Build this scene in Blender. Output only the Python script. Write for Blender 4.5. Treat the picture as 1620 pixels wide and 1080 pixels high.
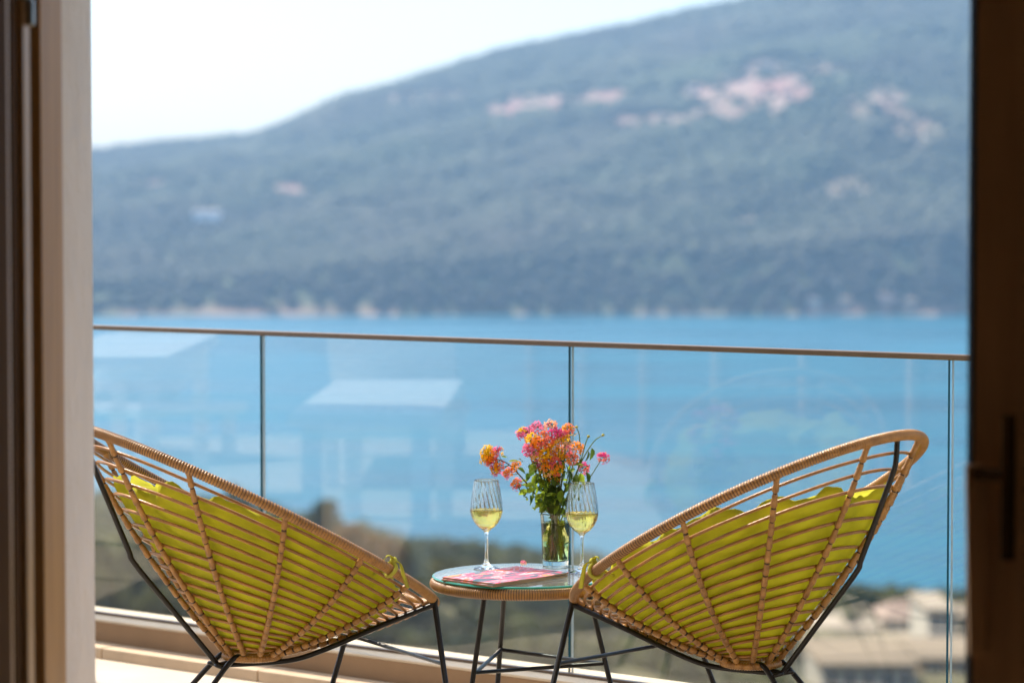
import bpy, math, random
import numpy as np
from mathutils import Vector
random.seed(7); rng = np.random.default_rng(7)
R = math.radians
for o in list(bpy.data.objects): bpy.data.objects.remove(o)
scene = bpy.context.scene
col = scene.collection

# ------------------------------------------------------------------ camera
W, H, FPX, HORIZON, CAMZ = 1620, 1080, 4200.0, 355.0, 1.324
PITCH = math.atan((540 - HORIZON) / FPX)
cam = bpy.data.cameras.new('camera'); cam_o = bpy.data.objects.new('camera', cam); col.objects.link(cam_o)
cam.sensor_width = 36; cam.lens = FPX / W * 36
cam.clip_start = .05; cam.clip_end = 20000
cam_o.location = (0, 0, CAMZ); cam_o.rotation_euler = (math.pi/2 - PITCH, 0, 0)
cam.dof.use_dof = True; cam.dof.focus_distance = 6.05; cam.dof.aperture_fstop = 3.0
scene.camera = cam_o

# ------------------------------------------------------------------ sky, sun, exposure
SUN_EL, SUN_AZ = R(54), R(-42)         # azimuth from +Y (view direction), negative = to the left
world = bpy.data.worlds.new('World'); scene.world = world; world.use_nodes = True
wn = world.node_tree.nodes; wl = world.node_tree.links
sky = wn.new('ShaderNodeTexSky'); sky.sky_type = 'NISHITA'; sky.sun_disc = False
sky.sun_elevation = SUN_EL; sky.sun_rotation = SUN_AZ
sky.air_density = 1.0; sky.dust_density = 2.0; sky.ozone_density = 1.0
wl.new(sky.outputs[0], wn['Background'].inputs[0]); wn['Background'].inputs[1].default_value = .14
sun = bpy.data.lights.new('sun', 'SUN'); sun.energy = 5.0; sun.angle = R(.53); sun.color = (1, .88, .71)
sun_o = bpy.data.objects.new('sun', sun); col.objects.link(sun_o)
sd = Vector((math.sin(SUN_AZ)*math.cos(SUN_EL), math.cos(SUN_AZ)*math.cos(SUN_EL), math.sin(SUN_EL)))
sun_o.rotation_euler = sd.to_track_quat('Z', 'Y').to_euler()
scene.view_settings.view_transform = 'Standard'; scene.view_settings.look = 'None'
scene.view_settings.exposure = .88; scene.view_settings.gamma = 1
scene.render.engine = 'CYCLES'
cy = scene.cycles
cy.use_denoising = True
cy.max_bounces = 14; cy.transmission_bounces = 12; cy.transparent_max_bounces = 24; cy.volume_bounces = 1
cy.sample_clamp_indirect = 8

# ------------------------------------------------------------------ picture to place
CP, SP = math.cos(PITCH), math.sin(PITCH)
def ray(px, py):
    x = (px - 810)/FPX; v = (540 - py)/FPX
    return Vector((x, CP + v*SP, -SP + v*CP))
def at_y(px, py, y):
    d = ray(px, py); return Vector((0, 0, CAMZ)) + d*(y/d.y)
def at_z(px, py, z):
    d = ray(px, py); return Vector((0, 0, CAMZ)) + d*((z - CAMZ)/d.z)
def proj(P):
    x, y, z = P[..., 0], P[..., 1], P[..., 2] - CAMZ
    d = y*CP - z*SP; v = y*SP + z*CP
    return 810 + FPX*x/d, 540 - FPX*v/d

# ------------------------------------------------------------------ materials
def new_mat(name):
    m = bpy.data.materials.new(name); m.use_nodes = True
    return m, m.node_tree.nodes, m.node_tree.links, m.node_tree.nodes['Principled BSDF']
def mat(name, c, rough=.6, var=.12, scale=30, bump=0., bscale=None, metal=0., spec=.5, stretch=None, c2=None, detail=4):
    m, n, l, b = new_mat(name)
    b.inputs['Roughness'].default_value = rough; b.inputs['Metallic'].default_value = metal
    b.inputs['Specular IOR Level'].default_value = spec
    tc = n.new('ShaderNodeTexCoord'); mp = n.new('ShaderNodeMapping'); l.new(tc.outputs['Object'], mp.inputs[0])
    if stretch: mp.inputs['Scale'].default_value = stretch
    nz = n.new('ShaderNodeTexNoise'); nz.inputs['Scale'].default_value = scale; nz.inputs['Detail'].default_value = detail
    l.new(mp.outputs[0], nz.inputs[0])
    cr = n.new('ShaderNodeValToRGB'); l.new(nz.outputs[0], cr.inputs[0])
    a = [max(0, x*(1 - var)) for x in c]; d = [min(1, x*(1 + var)) for x in (c2 or c)]
    cr.color_ramp.elements[0].position = .3; cr.color_ramp.elements[1].position = .7
    cr.color_ramp.elements[0].color = (*a, 1); cr.color_ramp.elements[1].color = (*d, 1)
    l.new(cr.outputs[0], b.inputs['Base Color'])
    if bump:
        nb = n.new('ShaderNodeTexNoise'); nb.inputs['Scale'].default_value = bscale or scale*2; nb.inputs['Detail'].default_value = 5
        l.new(mp.outputs[0], nb.inputs[0])
        bp = n.new('ShaderNodeBump'); bp.inputs['Strength'].default_value = bump; bp.inputs['Distance'].default_value = .01
        l.new(nb.outputs[0], bp.inputs['Height']); l.new(bp.outputs[0], b.inputs['Normal'])
    return m
def fabric(name, c, trans=.5):
    m, n, l, b = new_mat(name)
    tc = n.new('ShaderNodeTexCoord')
    nz = n.new('ShaderNodeTexNoise'); nz.inputs['Scale'].default_value = 14; nz.inputs['Detail'].default_value = 3; l.new(tc.outputs['Object'], nz.inputs[0])
    cr = n.new('ShaderNodeValToRGB'); l.new(nz.outputs[0], cr.inputs[0])
    cr.color_ramp.elements[0].position = .3; cr.color_ramp.elements[1].position = .7; cr.color_ramp.elements[0].color = (*[x*.80 for x in c], 1); cr.color_ramp.elements[1].color = (*[min(1, x*1.12) for x in c], 1)
    wv = n.new('ShaderNodeTexNoise'); wv.inputs['Scale'].default_value = 900; l.new(tc.outputs['Object'], wv.inputs[0])
    bp = n.new('ShaderNodeBump'); bp.inputs['Strength'].default_value = .15; bp.inputs['Distance'].default_value = .001
    l.new(wv.outputs[0], bp.inputs['Height'])
    df = n.new('ShaderNodeBsdfDiffuse'); tr = n.new('ShaderNodeBsdfTranslucent'); mx = n.new('ShaderNodeMixShader')
    mx.inputs[0].default_value = trans
    l.new(cr.outputs[0], df.inputs[0]); l.new(cr.outputs[0], tr.inputs[0]); l.new(bp.outputs[0], df.inputs['Normal'])
    l.new(df.outputs[0], mx.inputs[1]); l.new(tr.outputs[0], mx.inputs[2])
    b.inputs['Base Color'].default_value = (.75, .74, .45, 1); b.inputs['Roughness'].default_value = .45; m2 = n.new('ShaderNodeMixShader'); m2.inputs[0].default_value = .05
    l.new(mx.outputs[0], m2.inputs[1]); l.new(b.outputs[0], m2.inputs[2]); l.new(m2.outputs[0], n['Material Output'].inputs[0])
    return m
def leafy(name, c, var=.35, scale=8, trans=.35):
    m, n, l, b = new_mat(name)
    tc = n.new('ShaderNodeTexCoord')
    nz = n.new('ShaderNodeTexNoise'); nz.inputs['Scale'].default_value = scale; l.new(tc.outputs['Object'], nz.inputs[0])
    cr = n.new('ShaderNodeValToRGB'); l.new(nz.outputs[0], cr.inputs[0])
    cr.color_ramp.elements[0].position = .35; cr.color_ramp.elements[1].position = .65
    cr.color_ramp.elements[0].color = (*[x*(1-var) for x in c], 1); cr.color_ramp.elements[1].color = (*[min(1, x*(1+var)) for x in c], 1)
    tr = n.new('ShaderNodeBsdfTranslucent'); mx = n.new('ShaderNodeMixShader'); mx.inputs[0].default_value = trans
    b.inputs['Roughness'].default_value = .7; b.inputs['Specular IOR Level'].default_value = .2
    l.new(cr.outputs[0], b.inputs['Base Color']); l.new(cr.outputs[0], tr.inputs[0])
    l.new(b.outputs[0], mx.inputs[1]); l.new(tr.outputs[0], mx.inputs[2]); l.new(mx.outputs[0], n['Material Output'].inputs[0])
    return m
def glass_solid(name, c, rough=0., ior=1.5):
    m, n, l, b = new_mat(name); n.remove(b)
    g = n.new('ShaderNodeBsdfGlass'); g.inputs['Color'].default_value = (*c, 1); g.inputs['Roughness'].default_value = rough; g.inputs['IOR'].default_value = ior
    l.new(g.outputs[0], n['Material Output'].inputs[0]); return m
def pane_mat(name, tint, ior=1.63, dirt_veil=.02):
    m, n, l, b = new_mat(name); n.remove(b)
    geo = n.new('ShaderNodeNewGeometry')
    io = n.new('ShaderNodeMix'); io.inputs[2].default_value = ior; io.inputs[3].default_value = 1/ior
    l.new(geo.outputs['Backfacing'], io.inputs[0])
    fr = n.new('ShaderNodeFresnel'); l.new(io.outputs[0], fr.inputs[0])
    tp = n.new('ShaderNodeBsdfTransparent'); tp.inputs[0].default_value = (*tint, 1)
    gl = n.new('ShaderNodeBsdfGlossy'); gl.inputs['Roughness'].default_value = 0.0
    mx = n.new('ShaderNodeMixShader'); l.new(fr.outputs[0], mx.inputs[0]); l.new(tp.outputs[0], mx.inputs[1]); l.new(gl.outputs[0], mx.inputs[2])
    out = mx
    if dirt_veil:
        tc = n.new('ShaderNodeTexCoord'); nz = n.new('ShaderNodeTexNoise'); nz.inputs['Scale'].default_value = 3; nz.inputs['Detail'].default_value = 8; l.new(tc.outputs['Object'], nz.inputs[0])
        mu = n.new('ShaderNodeMath'); mu.operation = 'MULTIPLY'; mu.inputs[1].default_value = dirt_veil; l.new(nz.outputs[0], mu.inputs[0])
        df = n.new('ShaderNodeBsdfDiffuse'); df.inputs[0].default_value = (.8, .8, .78, 1)
        m2 = n.new('ShaderNodeMixShader'); l.new(mu.outputs[0], m2.inputs[0]); l.new(mx.outputs[0], m2.inputs[1]); l.new(df.outputs[0], m2.inputs[2]); out = m2
    l.new(out.outputs[0], n['Material Output'].inputs[0]); return m

M = {}
M['rattan'] = mat('rattan', (.265, .120, .026), .36, .3, 55, .3, 160, c2=(.31, .155, .038))
M['cane'] = mat('cane', (.28, .125, .027), .32, .25, 40, .15, 120)
M['rim'] = mat('rim_wrap', (.31, .150, .036), .34, .22, 45, .2, 200)
M['groove'] = mat('wrap_groove', (.09, .042, .018), .6, .2, 45)
M['gap_shade'] = mat('rib_gap_shade', (.035, .015, .007), .7, .3, 60)  # deep shade in the rib gaps, put into a dark brown colour
M['black'] = mat('black_metal', (.007, .006, .0055), .36, .2, 60, .05, 300, spec=.32)
M['cushion'] = fabric('lime_fabric', (.48, .465, .012), .43)
M['tie'] = fabric('lime_tie', (.50, .49, .06), .35)
M['pane'] = pane_mat('clear_pane', (.965, .988, .99), dirt_veil=.004)
M['tabletop'] = pane_mat('table_glass', (.90, .97, .95), ior=1.9, dirt_veil=.14)  # whitish diffuse share makes the table glass paler
M['glass_edge'] = mat('glass_edge', (.008, .055, .06), .15, .15, 20)
M['glass_edge_sunlit'] = mat('glass_edge_sunlit', (.45, .52, .52), .25, .1, 20)  # sunlight caught on this pane end, put into a pale colour
M['table_edge'] = mat('table_glass_edge', (.02, .22, .17), .15, .15, 20)
M['rail'] = mat('bronze_rail', (.16, .115, .085), .34, .08, 40, metal=.55)
M['stone'] = mat('travertine', (.47, .36, .25), .7, .12, 9, .15, 40)
M['floor'] = mat('terrace_floor', (.48, .42, .34), .75, .08, 6, .1, 60)
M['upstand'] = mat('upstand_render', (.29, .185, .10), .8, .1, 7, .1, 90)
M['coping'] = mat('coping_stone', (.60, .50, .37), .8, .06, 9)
M['plaster'] = mat('plaster', (.74, .655, .57), .9, .05, 6, .8, 22)
M['facade'] = mat('facade_white', (.66, .63, .58), .9, .04, 5, .2, 40)
M['door_brown'] = mat('door_brown', (.44, .245, .095), .5, .14, 30, .05, 100, spec=.2, stretch=(1, 1, .1))
M['door_dark'] = mat('door_dark', (.075, .036, .012), .7, .12, 30, spec=.02, stretch=(1, 1, .1))
M['leaf_brown'] = mat('leaf_brown', (.60, .34, .15), .5, .12, 30, .05, 100, stretch=(1, 1, .1))
M['door_tan'] = mat('door_tan', (.46, .28, .13), .42, .1, 30, stretch=(1, 1, .1))
M['seal'] = mat('rubber_seal', (.006, .006, .008), .8, .1, 30, spec=.05)
M['steel'] = mat('steel_latch', (.35, .34, .32), .35, .1, 30, metal=.9)
M['room'] = mat('room_paint', (.80, .68, .54), .9, .05, 5)
M['roomfloor'] = mat('room_floor', (.60, .45, .30), .5, .2, 8, stretch=(1, .1, 1))
M['wineglass'] = glass_solid('wine_glass', (1, 1, 1))
M['wine'] = glass_solid('white_wine', (.97, .86, .42), ior=1.34)
M['vase'] = glass_solid('vase_glass', (.985, 1, .985))
M['water_in'] = glass_solid('vase_water', (.92, .95, .62), ior=1.33)
M['stem'] = leafy('stem_green', (.12, .17, .035), trans=.15)
M['stem_brown'] = leafy('stem_brown', (.12, .07, .03), trans=.1)
M['leaf'] = leafy('leaf_green', (.26, .37, .035), .4, 40, .55)
M['leaf_dark'] = leafy('leaf_dark', (.075, .14, .02), .3, 40, .45)
for nm, c in dict(pink=(.88, .20, .38), magenta=(.75, .05, .24), orange=(.93, .30, .015), yellow=(.95, .56, .01), peach=(.93, .50, .28), salmon=(.90, .20, .15)).items():
    M[nm] = leafy('petal_' + nm, c, .10, 200, .5)
M['bud'] = leafy('bud', (.45, .42, .08), .2, 200, .2)
M['paper'] = mat('paper_edges', (.30, .21, .14), .8, .4, 8, stretch=(1, 1, 400))
M['dark_glass'] = mat('dark_glass', (.015, .018, .02), .06, .1, 3)
M['white'] = mat('white_paint', (.88, .87, .84), .5, .03, 10)

def cover_mat():
    m, n, l, b = new_mat('magazine_cover'); b.inputs['Roughness'].default_value = .5; b.inputs['Specular IOR Level'].default_value = .2
    tc = n.new('ShaderNodeTexCoord'); mp = n.new('ShaderNodeMapping'); mp.inputs['Scale'].default_value = (5, 11, 1); mp.inputs['Rotation'].default_value = (0, 0, .9)
    l.new(tc.outputs['Object'], mp.inputs[0])
    nz = n.new('ShaderNodeTexNoise'); nz.inputs['Scale'].default_value = 1.6; nz.inputs['Detail'].default_value = 3; nz.inputs['Distortion'].default_value = 2.2; l.new(mp.outputs[0], nz.inputs[0])
    cr = n.new('ShaderNodeValToRGB'); l.new(nz.outputs[0], cr.inputs[0]); e = cr.color_ramp.elements
    e[0].position = .36; e[0].color = (.05, .10, .14, 1); e[1].position = .70; e[1].color = (.72, .30, .10, 1)
    for p, c in ((.43, (.10, .14, .18)), (.46, (.62, .04, .12)), (.51, (.70, .16, .26)), (.55, (.60, .50, .50)), (.60, (.62, .03, .06))):
        x = e.new(p); x.color = (*c, 1)
    l.new(cr.outputs[0], b.inputs['Base Color']); return m
M['cover'] = cover_mat()

# ------------------------------------------------------------------ mesh building
class MB:
    def __init__(s): s.v, s.f, s.m, s.n = [], [], [], 0
    def add(s, v, f, mi=0):
        v = np.asarray(v, float).reshape(-1, 3); s.v.append(v)
        for q in f: s.f.append([i + s.n for i in q]); s.m.append(mi)
        s.n += len(v); return s
    def grid(s, P, cu=False, cv=False, mi=0, flip=False):      # P[u, v, 3]
        nu, nv = P.shape[:2]; f = []
        for i in range(nu if cu else nu - 1):
            for j in range(nv if cv else nv - 1):
                a, b, c, d = i*nv + j, ((i+1) % nu)*nv + j, ((i+1) % nu)*nv + (j+1) % nv, i*nv + (j+1) % nv
                f.append((a, d, c, b) if flip else (a, b, c, d))
        return s.add(P.reshape(-1, 3), f, mi)
    def tube(s, path, rad, sides=8, closed=False, ref=(0, 0, 1), cap=True, mi=0):
        P = np.asarray(path, float); n = len(P); rad = np.broadcast_to(np.asarray(rad, float), (n,))
        if closed: T = np.roll(P, -1, 0) - np.roll(P, 1, 0)
        else: T = np.gradient(P, axis=0)
        T /= np.linalg.norm(T, axis=1)[:, None] + 1e-12
        ref = np.asarray(ref, float); N = ref - (T@ref)[:, None]*T if ref.ndim == 1 else ref - (T*ref).sum(1)[:, None]*T
        bad = np.linalg.norm(N, axis=1) < .05
        if bad.any():
            r2 = np.array([1., .2, 0]); N[bad] = r2 - (T[bad]@r2)[:, None]*T[bad]
        N /= np.linalg.norm(N, axis=1)[:, None]; B = np.cross(T, N)
        a = np.linspace(0, 2*math.pi, sides, endpoint=False)
        G = P[:, None] + rad[:, None, None]*(np.cos(a)[None, :, None]*N[:, None] + np.sin(a)[None, :, None]*B[:, None])
        base = s.n; s.grid(G, closed, True, mi)
        if cap and not closed:
            s.f.append([base + i for i in range(sides)][::-1]); s.m.append(mi)
            s.f.append([base + (n-1)*sides + i for i in range(sides)]); s.m.append(mi)
        return s
    def box(s, lo, hi, mi=0, rot=None, org=(0, 0, 0)):
        x0, y0, z0 = lo; x1, y1, z1 = hi
        v = np.array([(x0,y0,z0),(x1,y0,z0),(x1,y1,z0),(x0,y1,z0),(x0,y0,z1),(x1,y0,z1),(x1,y1,z1),(x0,y1,z1)], float)
        if rot is not None:
            c, d = math.cos(rot), math.sin(rot); v = np.stack([v[:,0]*c - v[:,1]*d, v[:,0]*d + v[:,1]*c, v[:,2]], 1)
        return s.add(v + np.asarray(org, float), [(0,3,2,1),(4,5,6,7),(0,1,5,4),(1,2,6,5),(2,3,7,6),(3,0,4,7)], mi)
    def lathe(s, prof, seg=48, mi=0, fn=None):
        a = np.linspace(0, 2*math.pi, seg, endpoint=False); pr = np.asarray(prof, float)
        r = pr[:, 0][:, None]*np.ones(seg)[None]
        if fn is not None: r = r*fn(pr[:, 1][:, None], a[None])
        G = np.stack([r*np.cos(a), r*np.sin(a), pr[:, 1][:, None]*np.ones(seg)[None]], -1)
        return s.grid(G, False, True, mi)
    def mesh(s, name, mats, smooth=True):
        me = bpy.data.meshes.new(name); me.from_pydata(np.concatenate(s.v).tolist(), [], s.f)
        for m in (mats if isinstance(mats, (list, tuple)) else [mats]): me.materials.append(m)
        me.polygons.foreach_set('material_index', s.m); me.polygons.foreach_set('use_smooth', [smooth]*len(s.f)); me.update(); return me
    def build(s, name, mats, parent=None, smooth=True, loc=None, rz=0):
        return link(name, s.mesh(name, mats, smooth), parent, loc, rz)
def link(name, data, parent=None, loc=None, rz=0):
    o = bpy.data.objects.new(name, data); col.objects.link(o)
    if parent is not None: o.parent = parent
    if loc is not None: o.location = loc
    if rz: o.rotation_euler = (0, 0, rz)
    return o
def tag(o, label=None, cat=None, group=None, kind=None):
    if label: o['label'] = label
    if cat: o['category'] = cat
    if group: o['group'] = group
    if kind: o['kind'] = kind
    return o
def empty(name, loc=(0, 0, 0), rz=0): return link(name, None, None, loc, rz)
def copy_tree(o, parent=None):
    c = o.copy(); col.objects.link(c); c.parent = parent
    for ch in o.children: copy_tree(ch, c)
    return c
def bevel(o, w=.003, seg=2):
    m = o.modifiers.new('bevel', 'BEVEL'); m.width = w; m.segments = seg; m.limit_method = 'ANGLE'; return o
def box(name, lo, hi, m, parent=None, bw=0, rot=None, org=(0,0,0)):
    o = MB().box(lo, hi, 0, rot, org).build(name, m, parent, False)
    return bevel(o, bw) if bw else o
def smooth_path(pts, n=24):                                    # Catmull-Rom
    P = np.asarray(pts, float); P = np.vstack([2*P[0]-P[1], P, 2*P[-1]-P[-2]]); out = []
    for i in range(1, len(P)-2):
        t = np.linspace(0, 1, n, endpoint=False)[:, None]; a, b, c, d = P[i-1], P[i], P[i+1], P[i+2]
        out.append(.5*((2*b) + (c-a)*t + (2*a-5*b+4*c-d)*t**2 + (3*b-a-3*c+d)*t**3))
    return np.vstack(out + [P[-2][None]])
_g = rng.random((64, 64))
def vnoise(x, y):
    x = np.asarray(x, float); y = np.asarray(y, float); xi = np.floor(x).astype(int); yi = np.floor(y).astype(int); fx = x-xi; fy = y-yi
    fx = fx*fx*(3-2*fx); fy = fy*fy*(3-2*fy); g = lambda a, b: _g[a % 64, b % 64]
    return (g(xi,yi)*(1-fx)+g(xi+1,yi)*fx)*(1-fy)+(g(xi,yi+1)*(1-fx)+g(xi+1,yi+1)*fx)*fy
def fbm(x, y, o=4):
    s = 0; a = .5
    for k in range(o): s = s + a*vnoise(x*2**k + 17*k, y*2**k + 5*k); a *= .5
    return s

# ================================================================== THE LARGE STRUCTURE
SEA = -60.0; FLOOR = .07
# ---- water
m, n, l, b = new_mat('sea_water')
b.inputs['Base Color'].default_value = (.004, .098, .160, 1); b.inputs['Specular IOR Level'].default_value = .28; b.inputs['Roughness'].default_value = .30; b.inputs['IOR'].default_value = 1.33
tc = n.new('ShaderNodeTexCoord'); mp = n.new('ShaderNodeMapping'); mp.inputs['Scale'].default_value = (.05, .16, 1); mp.inputs['Rotation'].default_value = (0, 0, .35); l.new(tc.outputs['Object'], mp.inputs[0])
nz = n.new('ShaderNodeTexNoise'); nz.inputs['Scale'].default_value = 3; nz.inputs['Detail'].default_value = 6; l.new(mp.outputs[0], nz.inputs[0])
m2_ = n.new('ShaderNodeMapping'); m2_.inputs['Scale'].default_value = (.0035, .012, 1); m2_.inputs['Rotation'].default_value = (0, 0, -.2); l.new(tc.outputs['Object'], m2_.inputs[0])
n2_ = n.new('ShaderNodeTexNoise'); n2_.inputs['Scale'].default_value = 1.5; n2_.inputs['Detail'].default_value = 5; n2_.inputs['Distortion'].default_value = .6; l.new(m2_.outputs[0], n2_.inputs[0])
c2_ = n.new('ShaderNodeValToRGB'); c2_.color_ramp.elements[0].position = .35; c2_.color_ramp.elements[1].position = .68; c2_.color_ramp.elements[0].color = (.001, .082, .142, 1); c2_.color_ramp.elements[1].color = (.002, .125, .195, 1)
l.new(n2_.outputs[0], c2_.inputs[0]); l.new(c2_.outputs[0], b.inputs['Base Color'])
r2_ = n.new('ShaderNodeMapRange'); r2_.inputs[1].default_value = .35; r2_.inputs[2].default_value = .68; r2_.inputs[3].default_value = .18; r2_.inputs[4].default_value = .42; l.new(n2_.outputs[0], r2_.inputs[0]); l.new(r2_.outputs[0], b.inputs['Roughness'])
bp = n.new('ShaderNodeBump'); bp.inputs['Strength'].default_value = .5; bp.inputs['Distance'].default_value = .6; l.new(nz.outputs[0], bp.inputs['Height']); l.new(bp.outputs[0], b.inputs['Normal'])
tag(MB().add([(-2600, -200, SEA), (2600, -200, SEA), (2600, 4600, SEA), (-2600, 4600, SEA)], [(0, 1, 2, 3)]).build('sea_water', m, smooth=False), 'calm blue bay between the terrace and the far hillside', kind='structure')

# ---- the far hillside across the bay
RIDGE = np.array([(-900,330),(-400,300),(0,258),(150,240),(260,224),(400,216),(460,192),(545,156),(620,137),(700,112),(800,82),(900,62),(1000,40),(1100,17),(1180,0),(1350,-35),(1530,-70),(2000,-120),(2600,-60)], float)
YS, YR = 1790.0, 2950.0
def hill_h(X, Y):
    a = X/Y; px = 810 + a*FPX
    e = (HORIZON - np.interp(px, RIDGE[:, 0], RIDGE[:, 1]))/FPX
    hr = CAMZ + e*YR
    ys = YS + 60*(fbm(px/160, px*0+3) - .5)
    s = (Y - ys)/(YR - ys); sc = np.clip(s, 0, 1)
    prof = .10*np.clip(sc*22, 0, 1) + .90*sc**.93
    h = SEA - .5 + (hr - SEA)*prof
    rough = (fbm(X/190, Y/190, 5) - .48)*70*np.clip(sc*5, 0, 1)*np.clip((1-sc)*6, .08, 1)
    h = h + rough - np.clip(s-1, 0, 9)*230
    return np.where(s < 0, SEA - 3 + s*30, h)
gy = np.concatenate([np.linspace(1700, 1900, 40), np.linspace(1905, 3050, 130), np.linspace(3080, 3900, 12)])
ga = np.linspace(-.42, .42, 300)
Ym, Am = np.meshgrid(gy, ga, indexing='ij'); Xm = Am*Ym; Zm = hill_h(Xm, Ym)
HP = np.stack([Xm, Ym, np.maximum(Zm, SEA - 1.0)], -1)
PATCH = [(1215,140,85,34,1),(1212,106,26,8,1.3),(1385,165,55,26,.6),(1110,148,40,14,.8),(1045,190,85,10,.8),(900,160,95,9,.75),(790,172,30,12,.9),(690,152,70,6,.5),(1300,112,55,12,.6),(455,298,36,9,.7),(890,297,46,6,.8),(238,290,28,8,.5),(465,212,40,7,.4),(1330,300,60,25,.35),(1190,345,40,15,.35),(1440,210,50,30,.4),(990,330,60,8,.3),(560,330,40,8,.25),(327,346,26,10,1),(1288,483,16,9,1),(1337,484,18,9,1),(1405,480,28,13,1),(1321,452,12,13,.9),(1440,484,18,9,1),(1490,488,40,7,.8),(1362,490,30,6,.8),(840,168,60,9,.9),(960,152,60,8,.8),(640,160,50,6,.5),(1150,178,50,9,.7)]
def soil_of(P):
    px, py = proj(P); s = np.zeros(px.shape)
    wob = (fbm(px/22, py/9) - .47)*2.2
    for cx, cy_, rx, ry, k in PATCH:
        d = ((px-cx)/rx)**2 + ((py-cy_)/ry)**2
        s = np.maximum(s, np.clip(k*1.15, 0, 1)*np.clip(1.15 - d*.8 + wob*1.3, 0, 1))
    sh = np.clip(1 - (P[..., 2] - SEA)/np.where((px > 1270) | (px < 640), 9, 3.5), 0, 1)
    return np.clip(s, 0, 1), sh*np.clip(-.5 + 2.6*fbm(px/40, px*0+9), 0, 1)
soil, shore = soil_of(HP)
hb = MB().grid(HP, mi=0, flip=False); me = hb.mesh('far_hillside', M['stone'])
ca = me.color_attributes.new('ground', 'FLOAT_COLOR', 'POINT')
pinkn = fbm(HP[..., 0]/25, HP[..., 1]/25)
cols = np.empty((soil.size, 4)); base = np.array((.055, .075, .03)); sc1 = np.array((.235, .105, .090)); sc2 = np.array((.25, .175, .14)); rk = np.array((.30, .19, .145))
pk = np.clip((pinkn.reshape(-1, 1) - .3)*3, 0, 1)
c_ = base*(.7 + .6*fbm(HP[..., 0]/60, HP[..., 1]/60).reshape(-1, 1)*1.2); sc_ = sc1*(1-pk) + sc2*pk
c_ = c_*(1-soil.reshape(-1, 1)) + sc_*soil.reshape(-1, 1); c_ = c_*(1-shore.reshape(-1, 1)) + rk*shore.reshape(-1, 1)
cols[:, :3] = c_; cols[:, 3] = 1; ca.data.foreach_set('color', cols.ravel())
m, n, l, b = new_mat('hill_ground'); vc = n.new('ShaderNodeVertexColor'); vc.layer_name = 'ground'; l.new(vc.outputs[0], b.inputs['Base Color']); b.inputs['Roughness'].default_value = .95
me.materials[0] = m
tag(link('far_hillside', me), 'wooded hillside with bare pinkish clearings across the bay', kind='structure')

# ---- forest on it: tens of thousands of small crowns in one mass
ico = [(0,0,-1)] + [(math.cos(k*2*math.pi/5)*.9, math.sin(k*2*math.pi/5)*.9, -.35) for k in range(5)] + [(math.cos((k+.5)*2*math.pi/5)*.85, math.sin((k+.5)*2*math.pi/5)*.85, .45) for k in range(5)] + [(0,0,1.05)]
icof = [(0,1+(k+1)%5,1+k) for k in range(5)] + [(1+k,1+(k+1)%5,6+k) for k in range(5)] + [(6+k,1+(k+1)%5,6+(k+1)%5) for k in range(5)] + [(6+k,6+(k+1)%5,11) for k in range(5)]
ico = np.array(ico); icof = np.array(icof)
NT = 92000
ta = rng.uniform(-.41, .34, NT); ty = YS - 20 + (YR - YS + 40)*rng.random(NT)**.8
tx = ta*ty; tz = hill_h(tx, ty); TP = np.stack([tx, ty, tz], -1); s1, s2 = soil_of(TP)
dens = fbm(tx/120, ty/120); keep = (tz > SEA + 3) & (rng.random(NT) > s1*1.25) & (rng.random(NT) > s2) & (rng.random(NT) < .5 + 1.3*dens)
TP = TP[keep]; k_ = len(TP); rad = rng.uniform(2.4, 5.2, k_)*np.where(s1[keep] > .15, .6, 1)*(.7 + .6*dens[keep])
V = TP[:, None] + (ico[None]*(1 + rng.uniform(-.25, .25, (k_, 12, 1))))*rad[:, None, None]*np.array([1.15, 1.15, .85]) + np.array([0, 0, .5])*rad[:, None, None]
F = (icof[None] + (np.arange(k_)*12)[:, None, None]).reshape(-1, 3)
me = bpy.data.meshes.new('forest'); me.vertices.add(k_*12); me.vertices.foreach_set('co', V.ravel()); me.loops.add(F.size); me.loops.foreach_set('vertex_index', F.ravel())
me.polygons.add(len(F)); me.polygons.foreach_set('loop_start', np.arange(0, F.size, 3)); me.polygons.foreach_set('loop_total', np.full(len(F), 3)); me.update()
ca = me.color_attributes.new('leaf', 'FLOAT_COLOR', 'POINT')
g = .25 + .5*rng.random((k_, 1)); d2 = fbm(TP[:, 0]/90, TP[:, 1]/90)[:, None]
tc_ = np.array((.034, .050, .020))*(1-g) + np.array((.062, .078, .028))*g; br_ = np.clip(fbm(TP[:, 0]/150 + 7, TP[:, 1]/150 + 3)[:, None]*3.2 - 1.25, 0, 1); tc_ = tc_*(.15 + 1.8*d2) ; tc_ = tc_*(1 - .55*br_) + np.array((.105, .082, .045))*.55*br_
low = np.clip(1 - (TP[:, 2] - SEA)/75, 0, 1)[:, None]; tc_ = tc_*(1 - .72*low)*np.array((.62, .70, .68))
ca.data.foreach_set('color', np.concatenate([np.repeat(tc_[:, None], 12, 1), np.ones((k_, 12, 1))], -1).ravel())
m, n, l, b = new_mat('forest_leaf'); vc = n.new('ShaderNodeVertexColor'); vc.layer_name = 'leaf'; l.new(vc.outputs[0], b.inputs['Base Color']); b.inputs['Roughness'].default_value = .9
me.materials.append(m)
tag(link('forest', me), 'hazy green forest covering the far hillside', 'forest', kind='stuff')

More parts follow.
